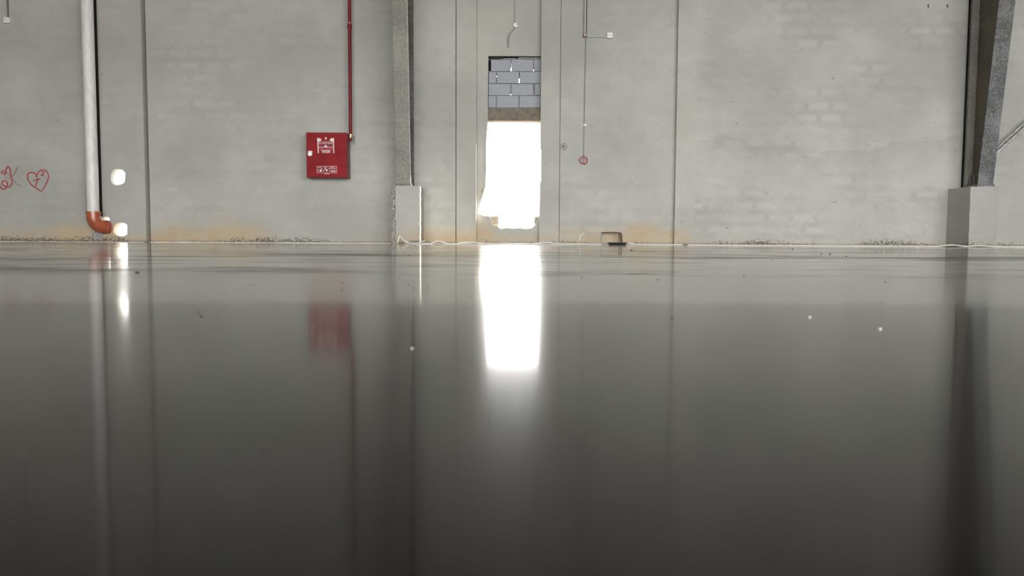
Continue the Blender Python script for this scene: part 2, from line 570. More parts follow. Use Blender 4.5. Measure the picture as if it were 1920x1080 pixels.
struct(MB().box(-16, 22, -8.0, 13.02, -0.25, 0.0).build('floor', M_floor))
struct(MB().box(-60, 60, 13.02, 90, -0.35, -0.06).build('ground', M_ground))
struct(MB().box(-60, 60, -70, -8.0, -0.35, -0.06).build('ground', M_conc))
struct(MB().box(-16.3, 22.3, -8.3, 13.3, HT, HT + 0.3).build('ceiling', M_roof))
struct(MB().box(-16.3, -16, -8.3, 13.3, -0.2, HT).build('wall_left', M_conc))
struct(MB().box(22, 22.3, -8.3, 13.3, -0.2, HT).build('wall_right', M_conc))
bk = MB()
bk.box(-16, -8.0, -8.3, -8.0, -0.2, HT)
bk.box(-8.0, 17.0, -8.3, -8.0, 6.3, HT)
bk.box(17.0, 22.0, -8.3, -8.0, -0.2, HT)
struct(bk.build('wall_back', M_conc))

# front wall
random.seed(4)
def blob(cx, cy, rx, ry, Y, n=22, jit=0.07, right_cut=None):
    out = []
    for k in range(n):
        a = 2 * PI * k / n
        q = 1 + random.uniform(-jit, jit)
        e = 0.72
        px = cx + rx * q * math.copysign(abs(math.cos(a)) ** e, math.cos(a))
        py = cy + ry * q * math.copysign(abs(math.sin(a)) ** e, math.sin(a))
        if right_cut is not None:
            px = min(px, right_cut)
        p = at(px, py, Y)
        out.append((p.x, p.z))
    return out

def rect(x0, x1, z0=-0.2, z1=HT):
    return [(x0, z0), (x1, z0), (x1, z1), (x0, z1)]

wall = empty('wall_front', (0, 12.7, 0))
struct(wall)
OUT = 12.84
MB().slab(rect(-16, x_slotL0), [], Y_L, OUT).build('plaster_panel', M_left, wall)
h1 = blob(221, 332, 14, 14.5, Y_L, right_cut=235.2)
h2 = blob(226, 430.5, 13.5, 12.5, Y_L, right_cut=238.2)
h3 = blob(197, 417, 9, 11, Y_L, jit=0.04)
zs = Z(405, Y_L, 190)
MB().slab([(x_slotL0, -.2), (x_lineL + .06, -.2), (x_lineL + .06, HT), (x_slotL1, HT), (x_slotL1, zs), (x_slotL0, zs)], [h1, h2, h3], Y_L, OUT).build('plaster_panel', M_left, wall)
MB().box(x_slotL0, x_slotL1, Y_L + .015, OUT, zs, HT).build('joint_and_shade_strip', M_jointshade, wall)  # black strip paints the shade beside the drain pipe
MB().slab(rect(x_lineL + .06, x_pL), [], Y_L - 0.008, OUT).build('pilaster', M_pil, wall)
MB().box(x_pL, x_pL + .03, Y_M + .09, OUT, -.2, HT).build('joint_and_shade_strip', M_conduit, wall)
MB().slab(rect(x_pL + .03, x_853 - .006), [], Y_M, OUT).build('plaster_panel', M_wall, wall)
MB().box(x_853 - .006, x_853 + .006, Y_M + .025, OUT, -.2, HT).build('joint_and_shade_strip', M_jointshade, wall)

# pilasters left and right of the doorway, with broken edges
def pil_edge(x_in, chips, sign, Y):
    pts = []
    for py, dx in chips:
        pts.append((x_in + sign * dx * 12.7 / FPX, Z(py, Y)))
    return pts
MB().slab(rect(x_853 + .006, x_893), [], Y_M - .004, 13.04).build('pilaster', M_pil, wall)
chR = [(228, 0), (278, 0.2), (282, 2.0), (300, 1.2), (318, 1.8), (338, 1.6), (343, 0.1), (404, -0.6), (450, -1.2)]
edge = pil_edge(x_1013, chR, 1, Y_M)                    # from the top down
outer = [(x_1050 - .004, -0.2), (x_1050 - .004, HT), (x_1013, HT)] + edge + [(x_1013 - .012, -0.2)]
MB().slab(outer, [], Y_M - .004, 13.04).build('pilaster', M_pil, wall)
MB().box(x_1050 - .004, x_1050 + .004, Y_M + .02, OUT, -.2, HT).build('joint_and_shade_strip', M_jointshade, wall)
MB().slab(rect(x_1050 + .004, x_pR0), [], Y_M, OUT).build('plaster_panel', M_wall, wall)
MB().slab(rect(x_pR0, x_pR1), [], Y_R - .006, OUT).build('pilaster', M_pilr, wall)
MB().slab(rect(x_pR1, x_slotR0), [], Y_R, OUT).build('plaster_panel', M_right, wall)
MB().box(x_slotR0, x_slotR1, Y_R + .015, OUT, -.2, HT).build('joint_and_shade_strip', M_jointshade, wall)  # black strip paints the shade behind the right column's flange
MB().slab(rect(x_slotR1, 22), [], Y_R, OUT).build('plaster_panel', M_right, wall)

# door bay: thin plastered infill, recessed, broken out round the opening
x_bl = X(916, Y_D)
z_top = Z(105, Y_D)
def q(px, py, Y=Y_D):
    p = at(px, py, Y)
    return (p.x, p.z)
hole = [q(915.5, 105), q(915, 203), q(914.5, 226), q(912.5, 250), q(912, 265), q(911.5, 290), q(911.8, 312), q(911, 335), q(910.8, 350),
        q(908.5, 354), q(906.5, 362), q(904.5, 370), q(900.5, 382), q(898, 392), q(897.4, 400), q(906, 404.5), q(913, 405), q(919.5, 406), q(922, 414), q(924.5, 424),
        q(934, 425.5), q(939, 429), q(948, 427.5), q(962, 428), q(975, 427.5), q(985, 429), q(996, 428), q(1002, 424), q(1006, 416), q(1009.5, 405.5)]
xr = x_1013 + .04
outer = [(x_893, -0.2), (xr, -0.2), (xr, Z(404, Y_D))] + hole[::-1] + [(xr, z_top), (xr, HT), (x_893, HT)]
# hole runs top-left -> down -> bottom right; the right side of the opening is the pilaster
MB().slab(outer, [], Y_D, 13.04).build('door_surround', M_pil, wall)

# what is left of the cut blocks at the sill
def chunk(name, poly, y0, y1, m):
    MB().slab([q(a, b, Y_D) for a, b in poly], [], y0, y1).build(name, m, wall)
chunk('broken_block', [(919, 405.3), (934, 404.6), (934.5, 415), (933.6, 426.5), (925, 426.5), (922, 416)], 12.90, 13.03, M_broken)
chunk('broken_block', [(1003, 407.5), (1009, 406), (1010, 413), (1004, 421), (1002, 416)], 12.89, 13.03, M_broken)
chunk('plaster_flake', [(904.5, 352.5), (907, 352), (905, 359), (900.5, 368), (898.6, 373), (899, 368)], Y_D - .015, Y_D + .002, M_broken)

# blocks closing the top of the doorway
def block(px0, px1, py0, py1, dy=0.0, jit=0.0):
    Y = Y_D + .04 + dy
    a, b2 = at(px0, py1, Y), at(px1, py0, Y)
    MB().box(a.x, b2.x, Y, 13.02, a.z, b2.z).build('concrete_block', M_block, wall, bevel=0.006)
rows = [
    ((112, 133.5), [(920.5, 957.5), (958.8, 1000.0), (1001.2, 1014)]),
    ((135, 156), [(916.6, 930.4), (931.6, 972.8), (974.4, 1014)]),
    ((157.8, 178.6), [(916.3, 957.3), (958.3, 999.4), (1003, 1013.6)]),
    ((180, 201.6), [(916, 929.8), (931.6, 972.2), (973.8, 1013.4)]),
]
for (p0, p1), cells in rows:
    for c0, c1 in cells:
        block(c0, c1, p0, p1, random.uniform(-.008, .008))
def mortar(px0, px1, py0, py1, y0=(Y_D + .055)):
    a, b2 = at(px0, py1, (Y_D + .055)), at(px1, py0, (Y_D + .055))
    MB().box(a.x, b2.x, y0, 13.0, a.z, b2.z).build('mortar_joint', M_mortar, wall)
for p0, p1 in ((133.4, 135.1), (155.9, 157.9), (178.5, 180.1), (201.5, 203.2)):
    mortar(915.5, 1014, p0, p1, Y_D + .062)
for px0, px1, p0, p1 in ((956.9, 958.8, 112, 124), (999.5, 1001.3, 112, 127), (929.9, 931.9, 143.5, 156), (929.9, 931.9, 134, 139), (971.9, 974.7, 134.5, 138), (971.9, 974.7, 140.5, 144),
                         (956.9, 958.4, 157, 173.5), (999.3, 1003.1, 157, 179), (929.7, 931.7, 180, 202), (972.1, 973.9, 180, 202)):
    mortar(px0, px1, p0, p1, Y_D + .075)
# crumbly bedding along the top, with a dark gap above it
top = [at(916, 111.9, Y_D + .05), at(1014, 111.9, Y_D + .05)]
n = 46
line = []
for k in range(n + 1):
    px = 917 + (1013.5 - 917) * k / n
    gap = 108.0 if px > 972 else 109.0
    if 919 < px < 944 or 968 < px < 971:
        gap = 111.2
    p = at(px, gap + random.uniform(-0.5, 0.5) - 0.012 * (px - 960), Y_D + .05)
    line.append((p.x, p.z))
MB().slab([(top[0].x, top[0].z), (top[1].x, top[1].z)] + line[::-1], [], Y_D + .045, 12.99).build('mortar_bed', M_mortar, wall)
a = at(915.5, 104, 13.0); b2 = at(1016, 112, 13.0)
MB().box(a.x - .02, b2.x + .02, 13.03, 13.16, b2.z - .02, a.z + .5).build('added_backing', M_jointshade, wall)  # black backing added outside to keep the sky out of the gap
MB().box(a.x - .02, at(920.8, 112, 13.).x, 13.022, 13.10, Z(226, 13.), b2.z + .1).build('added_backing', M_jointshade, wall)  # more added backing, darkens the opening left of the blocks
gl = q(915, 105)
MB().box(gl[0] - .03, x_1013 + .03, Y_D + .012, 13.16, z_top - .008, z_top + .001).build('gap_shade_sheet', M_jointshade, wall)  # black sheet paints the gap's shade over the lit underside
# lintel
a = at(914.8, 226.3, Y_D + .02); b2 = at(1014.5, 203.2, Y_D + .02)
MB().box(a.x, b2.x, Y_D + .025, 13.04, a.z, b2.z).build('lintel', M_lintel, wall, bevel=0.004)

# round mortar patch with a bored hole
c = at(1057.5, 275, Y_M)
MB().tube([(c.x, Y_M - .003, c.z), (c.x, Y_M + .004, c.z)], 0.062, 20).build('mortar_patch', M_patch, wall)
MB().tube([(c.x - .008, Y_M - .006, c.z), (c.x - .008, Y_M + .002, c.z)], 0.012, 12).build('plug_hole', M_jointshade, wall)

# white foam edge strip between slab and wall, standing a little proud and wavy
def strip(px0, px1, Y, z0=0.004, amp=0.004, seed=0):
    vs, fs = [], []
    x0, x1 = X(px0, Y, 455), X(px1, Y, 455)
    n = max(4, int((x1 - x0) / 0.05))
    for k in range(n + 1):
        x = x0 + (x1 - x0) * k / n
        z = max(0.003, z0 + amp * mnoise.noise(Vector((x * 2.1, seed, 0))) + amp * .6 * mnoise.noise(Vector((x * 7, seed, 3))))
        y = Y + 0.012 * mnoise.noise(Vector((x * 1.6, seed, 9)))
        vs += [(x, y, -.03), (x, y, z), (x, y + .008, z), (x, y + .008, -.03)]
    for k in range(n):
        for j in range(4):
            fs.append((k * 4 + j, k * 4 + (j + 1) % 4, k * 4 + 4 + (j + 1) % 4, k * 4 + 4 + j))
    fs += [(3, 2, 1, 0), tuple(n * 4 + k for k in range(4))]
    mb = MB(); mb.add(vs, fs)
    return mb
fs_ = strip(-60, 270, Y_L - .02, 0.006, .004, 1).build('trim_1', M_foam); struct(fs_)
fs_ = strip(274, 733, Y_M - .02, 0.010, .006, 2).build('trim_2', M_foam); struct(fs_)
fs_ = strip(792, 892, Y_M - .025, 0.010, .006, 3).build('trim_3', M_foam); struct(fs_)
fs_ = strip(893, 1262, Y_M - .03, 0.011, .006, 4).build('trim_4', M_foam); struct(fs_)


# ------------------------------------------------------------------ steel columns on concrete pedestals
def pedestal(pxl, pxr, Yf, Yw, ptop, label, rough):
    r = empty('column_pedestal', (X((pxl + pxr) / 2, Yf), (Yf + Yw) / 2, 0))
    tag(r, label, 'pedestal')
    z = Z(ptop, Yf, (pxl + pxr) / 2)
    xl, xr_ = X(pxl, Yf, 400), X(pxr, Yf, 400)
    # slightly ragged arrises
    def col(x, y, s):
        return [(x + random.uniform(-.004, .004) * s, y + random.uniform(-.004, .004) * s, -0.02 + (z + .02) * k / 14) for k in range(15)]
    random.seed(int(pxl))
    cols = [col(xl, Yf, 1), col(xr_, Yf, 1), col(xr_, Yw, 0), col(xl, Yw, 0)]
    vs = [p for c_ in cols for p in c_]
    fs = []
    for j in range(4):
        for k in range(14):
            a_, b_ = j * 15 + k, ((j + 1) % 4) * 15 + k
            fs.append((a_, b_, b_ + 1, a_ + 1))
    fs.append(tuple(j * 15 + 14 for j in range(4)))
    fs.append(tuple(j * 15 for j in reversed(range(4))))
    mb = MB(); mb.add(vs, fs)
    mb.build('concrete_block', M_ped, r)
    return r, z, xl, xr_

pedL, zL, xl, xr_ = pedestal(742, 786, 12.10, Y_M - .002, 348.5, 'grey concrete pedestal with a chipped left edge, left of the bright doorway', True)
# chipped left edge: rough strip
vs, fs = [], []
random.seed(11)
for k in range(25):
    z = -0.01 + (zL + .005) * k / 24
    x0 = xl - .072 + random.uniform(-.007, .007)
    x1 = xl + random.uniform(-.002, .004)
    y = 12.105
    vs += [(x0, y + .03, z), (x0 + .03, y + .03 * random.random(), z), (x1 - .02, y + .05 * random.random(), z), (x1 + .002, y + .003, z), (x1, y + .45, z), (x0, y + .45, z)]
for k in range(24):
    for j in range(6):
        fs.append((k * 6 + j, k * 6 + (j + 1) % 6, k * 6 + 6 + (j + 1) % 6, k * 6 + 6 + j))
fs += [tuple(range(6)), tuple(24 * 6 + j for j in range(6))]
mb = MB(); mb.add(vs, fs)
o = mb.build('chipped_edge', simple('chipped_concrete', (0.37, 0.36, 0.33), 0.95, 0, 0.35, 26, 0.02), pedL)

pedR, zR, xlR, xrR = pedestal(1818, 1871, 12.00, Y_R - .002, 350, 'pale concrete pedestal under the right-hand steel column, dark on its left face', False)

def column(pxl, pxr, py, Yb, depth0, z0, m_back, m_front, label, taper=0.124):
    """tapered I-section, back flange near the wall, front flange leaning in"""
    Yf = Yb - depth0
    xl, xr_ = X(pxl, Yf, py), X(pxr, Yf, py)
    xc = (xl + xr_) / 2
    r = empty('steel_column', (xc, (Yb + Yf) / 2, z0))
    tag(r, label, 'column')
    zt = HT - 0.02
    def yf(z):
        return Yb - depth0 - taper * (z - z0)
    t = 0.014
    def loft(poly0, poly1):
        n = len(poly0)
        mb = MB()
        mb.add(poly0 + poly1, [tuple(range(n)), tuple(range(2 * n - 1, n - 1, -1))] + [(i, (i + 1) % n, n + (i + 1) % n, n + i) for i in range(n)])
        return mb
    zb = z0 + 0.045
    MB().box(xl, xr_, Yb - t, Yb, zb, zt).build('back_flange', m_back, r)
    lo = [(xl, yf(zb), zb), (xr_, yf(zb), zb), (xr_, yf(zb) + t, zb), (xl, yf(zb) + t, zb)]
    hi = [(xl, yf(zt), zt), (xr_, yf(zt), zt), (xr_, yf(zt) + t, zt), (xl, yf(zt) + t, zt)]
    loft(lo, hi).build('front_flange', m_front, r)
    if m_front is M_galvb:      # pale strip paints a highlight along the plate's edge
        lo = [(xr_ - .007, yf(zb) - .003, zb), (xr_ + .001, yf(zb) - .003, zb), (xr_ + .001, yf(zb) + t, zb), (xr_ - .007, yf(zb) + t, zb)]
        hi = [(xr_ - .007, yf(zt) - .003, zt), (xr_ + .001, yf(zt) - .003, zt), (xr_ + .001, yf(zt) + t, zt), (xr_ - .007, yf(zt) + t, zt)]
        loft(lo, hi).build('edge_highlight', M_brace, r)
    lo = [(xc - .005, yf(zb) + t, zb), (xc + .005, yf(zb) + t, zb), (xc + .005, Yb - t, zb), (xc - .005, Yb - t, zb)]
    hi = [(xc - .005, yf(zt) + t, zt), (xc + .005, yf(zt) + t, zt), (xc + .005, Yb - t, zt), (xc - .005, Yb - t, zt)]
    loft(lo, hi).build('web', M_webshade, r)
    MB().box(xl - .012, xr_ + .012, yf(zb) - .02, Yb + .01, z0 + .022, zb).build('base_plate', M_galv, r, bevel=.003)
    MB().box(xl - .012, xr_ + .012, yf(zb) - .015, Yb + .008, z0, z0 + .022).build('grout_bed', M_mortar, r)
    for sx in (-1, 1):
        for k in range(3):
            y = Yb - .075 - k * (depth0 - .15) / 2
            x = xc + sx * 0.075
            b_ = MB()
            b_.tube([(x, y, zb), (x, y, zb + .16)], .013, 10)
            bolt = b_.build('anchor_bolt', M_bolt, r)
            MB().tube([(x, y, zb), (x, y, zb + .006)], .038, 14).build('washer', M_bolt, bolt)
            MB().tube([(x, y, zb + .006), (x, y, zb + .04)], .027, 6).build('nut', M_bolt, bolt)
    return r, xl, xr_, xc, yf
colL, cl0, cl1, clc, yfL = column(743, 770.5, 340, 12.62, 0.39, zL, M_shadesteel, M_galvb, 'grey mottled steel column on the pedestal left of the bright doorway')
colR, cr0, cr1, crc, yfR = column(1833, 1862, 340, 12.46, 0.35, zR, M_galvb, M_galv, 'leaning galvanised steel column with dark web near the right edge')

# diagonal brace: two rods behind the right-hand column
br = empty('diagonal_brace', at(1862, 290, 12.505))
tag(br, 'pair of thin parallel steel rods rising diagonally right from the right-hand column', 'brace')
d0, d1 = at(1865, 281.5, 12.505), at(2190, -13.5, 12.505)
d2, d3 = at(1865, 290, 12.505), at(2190, -5.5, 12.505)
MB().tube([d0, d1], 0.017, 12).build('brace_rod', M_brace, br, smooth=True)
MB().tube([d2, d3], 0.022, 12).build('brace_rod', M_brace, br, smooth=True)
gp = at(1856, 292, 12.505)
MB().box(crc + .007, gp.x + .09, 12.474, 12.494, gp.z - .1, gp.z + .13).build('gusset_plate', M_galv, br)


# ------------------------------------------------------------------ drain pipe
PY = 12.44
pr = 0.091
pc = at(175, 398, PY)
pipe = empty('drain_pipe', (pc.x, PY, 0.3))
tag(pipe, 'thick white plastic drain pipe running down the left wall to an orange elbow', 'pipe')
ze = pc.z
MB().tube([(pc.x, PY, ze - .05), (pc.x, PY, HT - .02)], pr, 32).build('pipe_run', M_pvc, pipe, smooth=True)
# orange elbow: socket, bend, spigot collar going into the wall
ang = math.radians(52)
hd = Vector((math.cos(ang), math.sin(ang), 0))
R = 0.155
path = [(pc.x, PY, ze + .0), (pc.x, PY, ze - .08)]
for k in range(1, 13):
    t = (PI / 2) * k / 12
    path.append(Vector((pc.x, PY, ze - .08)) + hd * (R * (1 - math.cos(t))) + Vector((0, 0, -R * math.sin(t))))
end = Vector(path[-1])
MB().tube(path, pr + .012, 32).build('elbow', M_brick_red, pipe, smooth=True)
MB().tube([(pc.x, PY, ze + .012), (pc.x, PY, ze - .035)], pr + .022, 32).build('elbow_socket', M_brick_red, pipe, smooth=True)
c2 = MB()
c2.tube([end - hd * .005, end + hd * .045], pr + .020, 32)
c2.build('elbow_collar', M_brick_red, pipe, smooth=True)
MB().tube([end + hd * .05, end + hd * .075], pr + .022, 32).build('elbow_collar', M_brick_red, pipe, smooth=True)
# grey mortar smeared under the elbow
mp = at(186, 440, Y_L)
MB().slab([(mp.x + dx, mp.z + dz) for dx, dz in ((-.12, .05), (-.10, -.05), (-.05, -.075), (.02, -.085), (.07, -.06), (.075, .0), (.13, .03), (.12, .05))], [], Y_L - .012, Y_L + .001).build('mortar_smear', M_patch, wall)


# ------------------------------------------------------------------ fire hose cabinet
CF = 12.45
a, b2 = at(575, 332.5, CF), at(650.3, 248.5, CF)
cx0, cx1, cz0, cz1 = a.x, b2.x, a.z, b2.z
cab = empty('fire_hose_cabinet', ((cx0 + cx1) / 2, Y_M, cz0))
tag(cab, 'red metal fire hose cabinet with white printed signs on the wall', 'cabinet')
MB().box(cx0 + .004, cx1 - .002, CF + .018, Y_M - .001, cz0 - .004, cz1 - .002).build('cabinet_body', M_redbody, cab, bevel=.003)
door = MB().box(cx0, cx1, CF, CF + .02, cz0, cz1).build('door', M_red, cab, bevel=.004)
fr = MB()
for (xa, xb, za, zb_) in ((cx0 + .012, cx1 - .012, cz1 - .020, cz1 - .015), (cx0 + .012, cx1 - .012, cz0 + .015, cz0 + .020),
                          (cx0 + .012, cx0 + .017, cz0 + .015, cz1 - .015), (cx1 - .017, cx1 - .012, cz0 + .015, cz1 - .015)):
    fr.box(xa, xb, CF - .003, CF + .001, za, zb_)
fr.build('door_edge_fold', M_redpipe, door)
# round chrome latch with its white arc
lc = at(581.7, 288.8, CF)
lt = MB().tube([(lc.x, CF - .022, lc.z), (lc.x, CF + .002, lc.z)], .037, 24, radii=[.033, .037]).build('latch', M_chrome, door, smooth=True)
lt['label'] = 'round chrome latch'
lv = MB()
lv.box(lc.x - .030, lc.x - .006, CF - .030, CF - .020, lc.z - .004, lc.z + .012)
lv.box(lc.x + .006, lc.x + .036, CF - .030, CF - .020, lc.z - .022, lc.z - .004)
lv.build('latch_grip', M_white, door)
MB().ribbon([(lc.x + .042 * math.cos(t), CF - .001, lc.z + .006 + .042 * math.sin(t)) for t in [math.radians(35 + 110 * k / 10) for k in range(11)]], .014, .002).build('latch_arc', M_decal, door)

# prints
def dec(px, py):
    p = at(px, py, CF)
    return (p.x, p.z)
def flat(name, polys, m, y0=.0012, y1=0.0):
    mb = MB()
    for p in polys:
        mb.slab([dec(*t) for t in p], [], CF - y0, CF - y1 + .0004)
    return mb.build(name, m, door)
def rc(x0, y0, x1, y1):
    return [(x0, y1), (x1, y1), (x1, y0), (x0, y0)]
K = 42 / 1334.0
def s(px, py):
    return (590 + px * K, 256 + py * 34 / 1080.0)
flat('print_band', [rc(*s(250, 455), *s(1090, 600))], M_plum, .0008)
flat('print_band_pale', [rc(*s(245, 610), *s(1085, 690)), rc(*s(330, 775), *s(1030, 815))], M_decal2, .0008)
flat('print_flame_drop', [[s(*p) for p in ((665, 25), (620, 80), (605, 110), (620, 145), (665, 185), (710, 145), (735, 110), (715, 80))][::-1]], M_decal)
flat('print_pole', [[s(*p) for p in ((135, 95), (350, 95), (350, 175), (415, 180), (415, 225), (350, 235), (350, 305), (225, 310), (245, 985), (190, 985), (160, 310))][::-1]], M_decal)
flat('print_pole', [[s(*p) for p in ((1155, 95), (950, 95), (950, 175), (885, 180), (885, 225), (950, 235), (950, 310), (1095, 310), (1110, 985), (1160, 985), (1150, 310))]], M_decal)
flat('print_triangle', [[s(*p) for p in ((660, 470), (560, 635), (770, 635))]], M_decal)
def text(name, body, px, py, width_px, height_px, m, font_w=0.0):
    cu = bpy.data.curves.new(name, 'FONT')
    cu.body = body
    cu.align_x, cu.align_y = 'CENTER', 'CENTER'
    cu.size = 1.0
    cu.offset = font_w
    tmp = bpy.data.objects.new(name, cu)
    COL.objects.link(tmp)
    bpy.context.view_layer.update()
    me = bpy.data.meshes.new_from_object(tmp.evaluated_get(bpy.context.evaluated_depsgraph_get()))
    bpy.data.objects.remove(tmp)
    xs = [v.co.x for v in me.vertices]; ys = [v.co.y for v in me.vertices]
    wx, wy = max(xs) - min(xs), max(ys) - min(ys)
    mx, my = (max(xs) + min(xs)) / 2, (max(ys) + min(ys)) / 2
    sx, sy = width_px * CF / FPX / wx, height_px * CF / FPX / wy
    c_ = at(px, py, CF)
    for v in me.vertices:
        v.co = Vector((c_.x + (v.co.x - mx) * sx, CF - .002, c_.z + (v.co.y - my) * sy))
    me.materials.append(m)
    o_ = bpy.data.objects.new(name, me)
    COL.objects.link(o_)
    o_.parent = door
    o_.matrix_parent_inverse = door.matrix_world.inverted()
    return o_
text('print_text', 'YANGIN DOLABI', *s(660, 325), 16.2, 1.5, M_decal, .02)
text('print_text', 'FIRE HOSE CABINET', *s(665, 400), 26, 2.0, M_decal, .02)
text('print_text', 'YANGIN', *s(665, 895), 16.0, 5.4, M_decal, .03)
# lower instruction strip
Kx, Ky = 46 / 1920.0, 20 / 835.0
def s2(px, py):
    return (590 + px * Kx, 308 + py * Ky)
fr = [rc(*s2(165, 125), *s2(1745, 165)), rc(*s2(165, 660), *s2(1745, 705)), rc(*s2(165, 165), *s2(212, 660)), rc(*s2(1690, 165), *s2(1745, 660))]
flat('instruction_frame', fr, M_decal2)
flat('instruction_ground', [rc(*s2(212, 165), *s2(1690, 660))], M_plum, .0007)
for p in (rc(*s2(250, 205), *s2(530, 275)), rc(*s2(705, 195), *s2(960, 285)), rc(*s2(1170, 180), *s2(1560, 270)), rc(*s2(1080, 300), *s2(1640, 365)), rc(*s2(750, 705), *s2(1170, 790))):
    flat('instruction_text', [p], M_decal2, .0014)
for p in ([s2(*p) for p in ((380, 500), (420, 580), (480, 600), (550, 560), (560, 490), (520, 420), (440, 405))],
          [s2(*p) for p in ((500, 360), (550, 385), (600, 360), (555, 310))],
          rc(*s2(660, 465), *s2(712, 545)), rc(*s2(785, 330), *s2(875, 430)),
          [s2(*p) for p in ((930, 380), (880, 500), (900, 540), (950, 560), (1020, 530), (985, 390))],
          rc(*s2(1170, 480), *s2(1245, 545)), [s2(*p) for p in ((1290, 590), (1420, 600), (1430, 470), (1370, 455))],
          [s2(*p) for p in ((1480, 620), (1590, 620), (1590, 470), (1530, 465))], rc(*s2(255, 455), *s2(315, 515))):
    flat('instruction_picture', [p], M_decal, .0014)

# red riser, valve and bend into the cabinet's side
RY = 12.56
rp = at(657.2, 240, RY)
ris = empty('sprinkler_riser', (rp.x, RY, cz1))
tag(ris, 'thin red riser pipe dropping from above into the fire hose cabinet', 'pipe')
zv = Z(251.5, RY, 657)
zb_ = Z(263, RY, 655)
MB().tube([(rp.x, RY, zv), (rp.x, RY, HT - .02)], .0275, 16).build('pipe_run', M_redpipe, ris, smooth=True)
zc_ = Z(50, RY, 655)
MB().tube([(rp.x, RY, zc_ - .03), (rp.x, RY, zc_ + .03)], .036, 16).build('coupling', M_redpipe, ris, smooth=True)
MB().tube([(rp.x, RY, zc_ + .05), (rp.x, RY, zc_ + .06)], .031, 16).build('coupling_rim', M_brass, ris, smooth=True)
MB().tube([(rp.x, RY, zv + .004), (rp.x, RY, zv - .065)], .030, 16, radii=[.024, .024]).build('valve_body', M_brass, ris, smooth=True)
MB().tube([(rp.x, RY, zv - .03), (rp.x + .055, RY, zv - .035)], .010, 10).build('valve_stem', M_brass, ris, smooth=True)
lev = MB().box(rp.x + .052, rp.x + .062, RY - .012, RY + .012, zv - .165, zv - .025).build('valve_lever', M_conduitd, ris, bevel=.002)
bend = [(rp.x, RY, zv - .06)]
for k in range(0, 9):
    t = PI / 2 * k / 8
    bend.append((rp.x - .030 * (1 - math.cos(t)), RY, zb_ + .030 - .030 * math.sin(t)))
bend.append((cx1 + .0012, RY, zb_))
MB().tube(bend, .027, 16).build('pipe_bend', M_redpipe, ris, smooth=True)


# ------------------------------------------------------------------ boxes and conduits
def vtube(px, py0, py1, Y, r, name, m, parent):
    x = X(px, Y, (max(py0, 0) + py1) / 2)
    z1 = HT - .02 if py0 < 0 else Z(py0, Y, px)
    return MB().tube([(x, Y, Z(py1, Y, px)), (x, Y, z1)], r, 10).build(name, m, parent, smooth=True)
def sqbox(px, py, half, Y, name, label):
    c_ = at(px, py, Y - .05)
    r = empty(name, (c_.x, Y, c_.z - half))
    tag(r, label, 'outlet')
    MB().box(c_.x - half, c_.x + half, Y - .05, Y - .0005, c_.z - half, c_.z + half).build('box_body', M_white, r, bevel=.005)
    for dx, dz in ((-.012, .012), (.012, -.004)):
        MB().tube([(c_.x + dx, Y - .053, c_.z + dz), (c_.x + dx, Y - .048, c_.z + dz)], .007, 10).build('socket_hole', M_conduit, r)
    return r, c_
# left
sqbox(11.5, 37.5, .044, Y_L, 'wall_socket', 'small white socket box high on the wall at the upper left')
t = empty('conduit', at(14.5, 32, Y_L)); tag(t, 'short dark conduit dropping to the upper left socket box', 'conduit')
vtube(14.5, -9, 33, Y_L - .02, .012, 'conduit_tube', M_conduitd, t)
# right group
r_, sc_ = sqbox(1143.5, 66, .044, Y_M, 'wall_socket', 'small white socket box at the end of the short horizontal conduit')
t = empty('conduit', at(1097, 66, Y_M)); tag(t, 'pair of thin grey conduits dropping from above to the small red box', 'conduit')
vtube(1095, -9, 62, Y_M - .018, .0095, 'conduit_tube', M_conduit, t)
vtube(1099.6, -9, 62, Y_M - .018, .0115, 'conduit_tube', M_conduitd, t)
vtube(1097.6, -9, 62, Y_M - .012, .006, 'conduit_tube', M_white, t)
cb = at(1097.2, 65.8, Y_M - .03)
t = empty('junction_box', (cb.x, Y_M, cb.z)); tag(t, 'tiny dark red junction box where the thin conduits meet', 'junction box')
MB().box(cb.x - .032, cb.x + .03, Y_M - .05, Y_M - .001, cb.z - .034, cb.z + .030).build('box_body', simple('maroon_plastic', (0.16, 0.05, 0.055), .5), t, bevel=.006)
for dx, dz in ((-.014, .014), (.010, .004), (-.004, -.016)):
    MB().tube([(cb.x + dx, Y_M - .056, cb.z + dz), (cb.x + dx, Y_M - .049, cb.z + dz)], .010, 8).build('cable_entry', M_white, t)
t = empty('conduit', (cb.x, Y_M, cb.z)); tag(t, 'short horizontal grey conduit from the red box to the white socket', 'conduit')
MB().tube([(cb.x + .03, Y_M - .018, cb.z - .022), (sc_.x - .042, Y_M - .018, cb.z - .022)], .010, 10).build('conduit_tube', M_brace, t, smooth=True)
t = empty('conduit', at(1095, 296, Y_M)); tag(t, 'long thin grey conduit running down from red box to red coiled cable', 'conduit')
xa_, xb2 = X(1098.6, Y_M - .016, 75), X(1094.4, Y_M - .016, 295)
MB().tube([(xa_, Y_M - .016, cb.z - .03), (xb2, Y_M - .016, Z(295, Y_M, 1095))], .0085, 10).build('conduit_tube', M_conduit, t, smooth=True)
cc = at(1096.6, 234.8, Y_M)
MB().box(cc.x - .022, cc.x + .022, Y_M - .03, Y_M - .001, cc.z - .015, cc.z + .015).build('conduit_clip', M_white, t, bevel=.003)
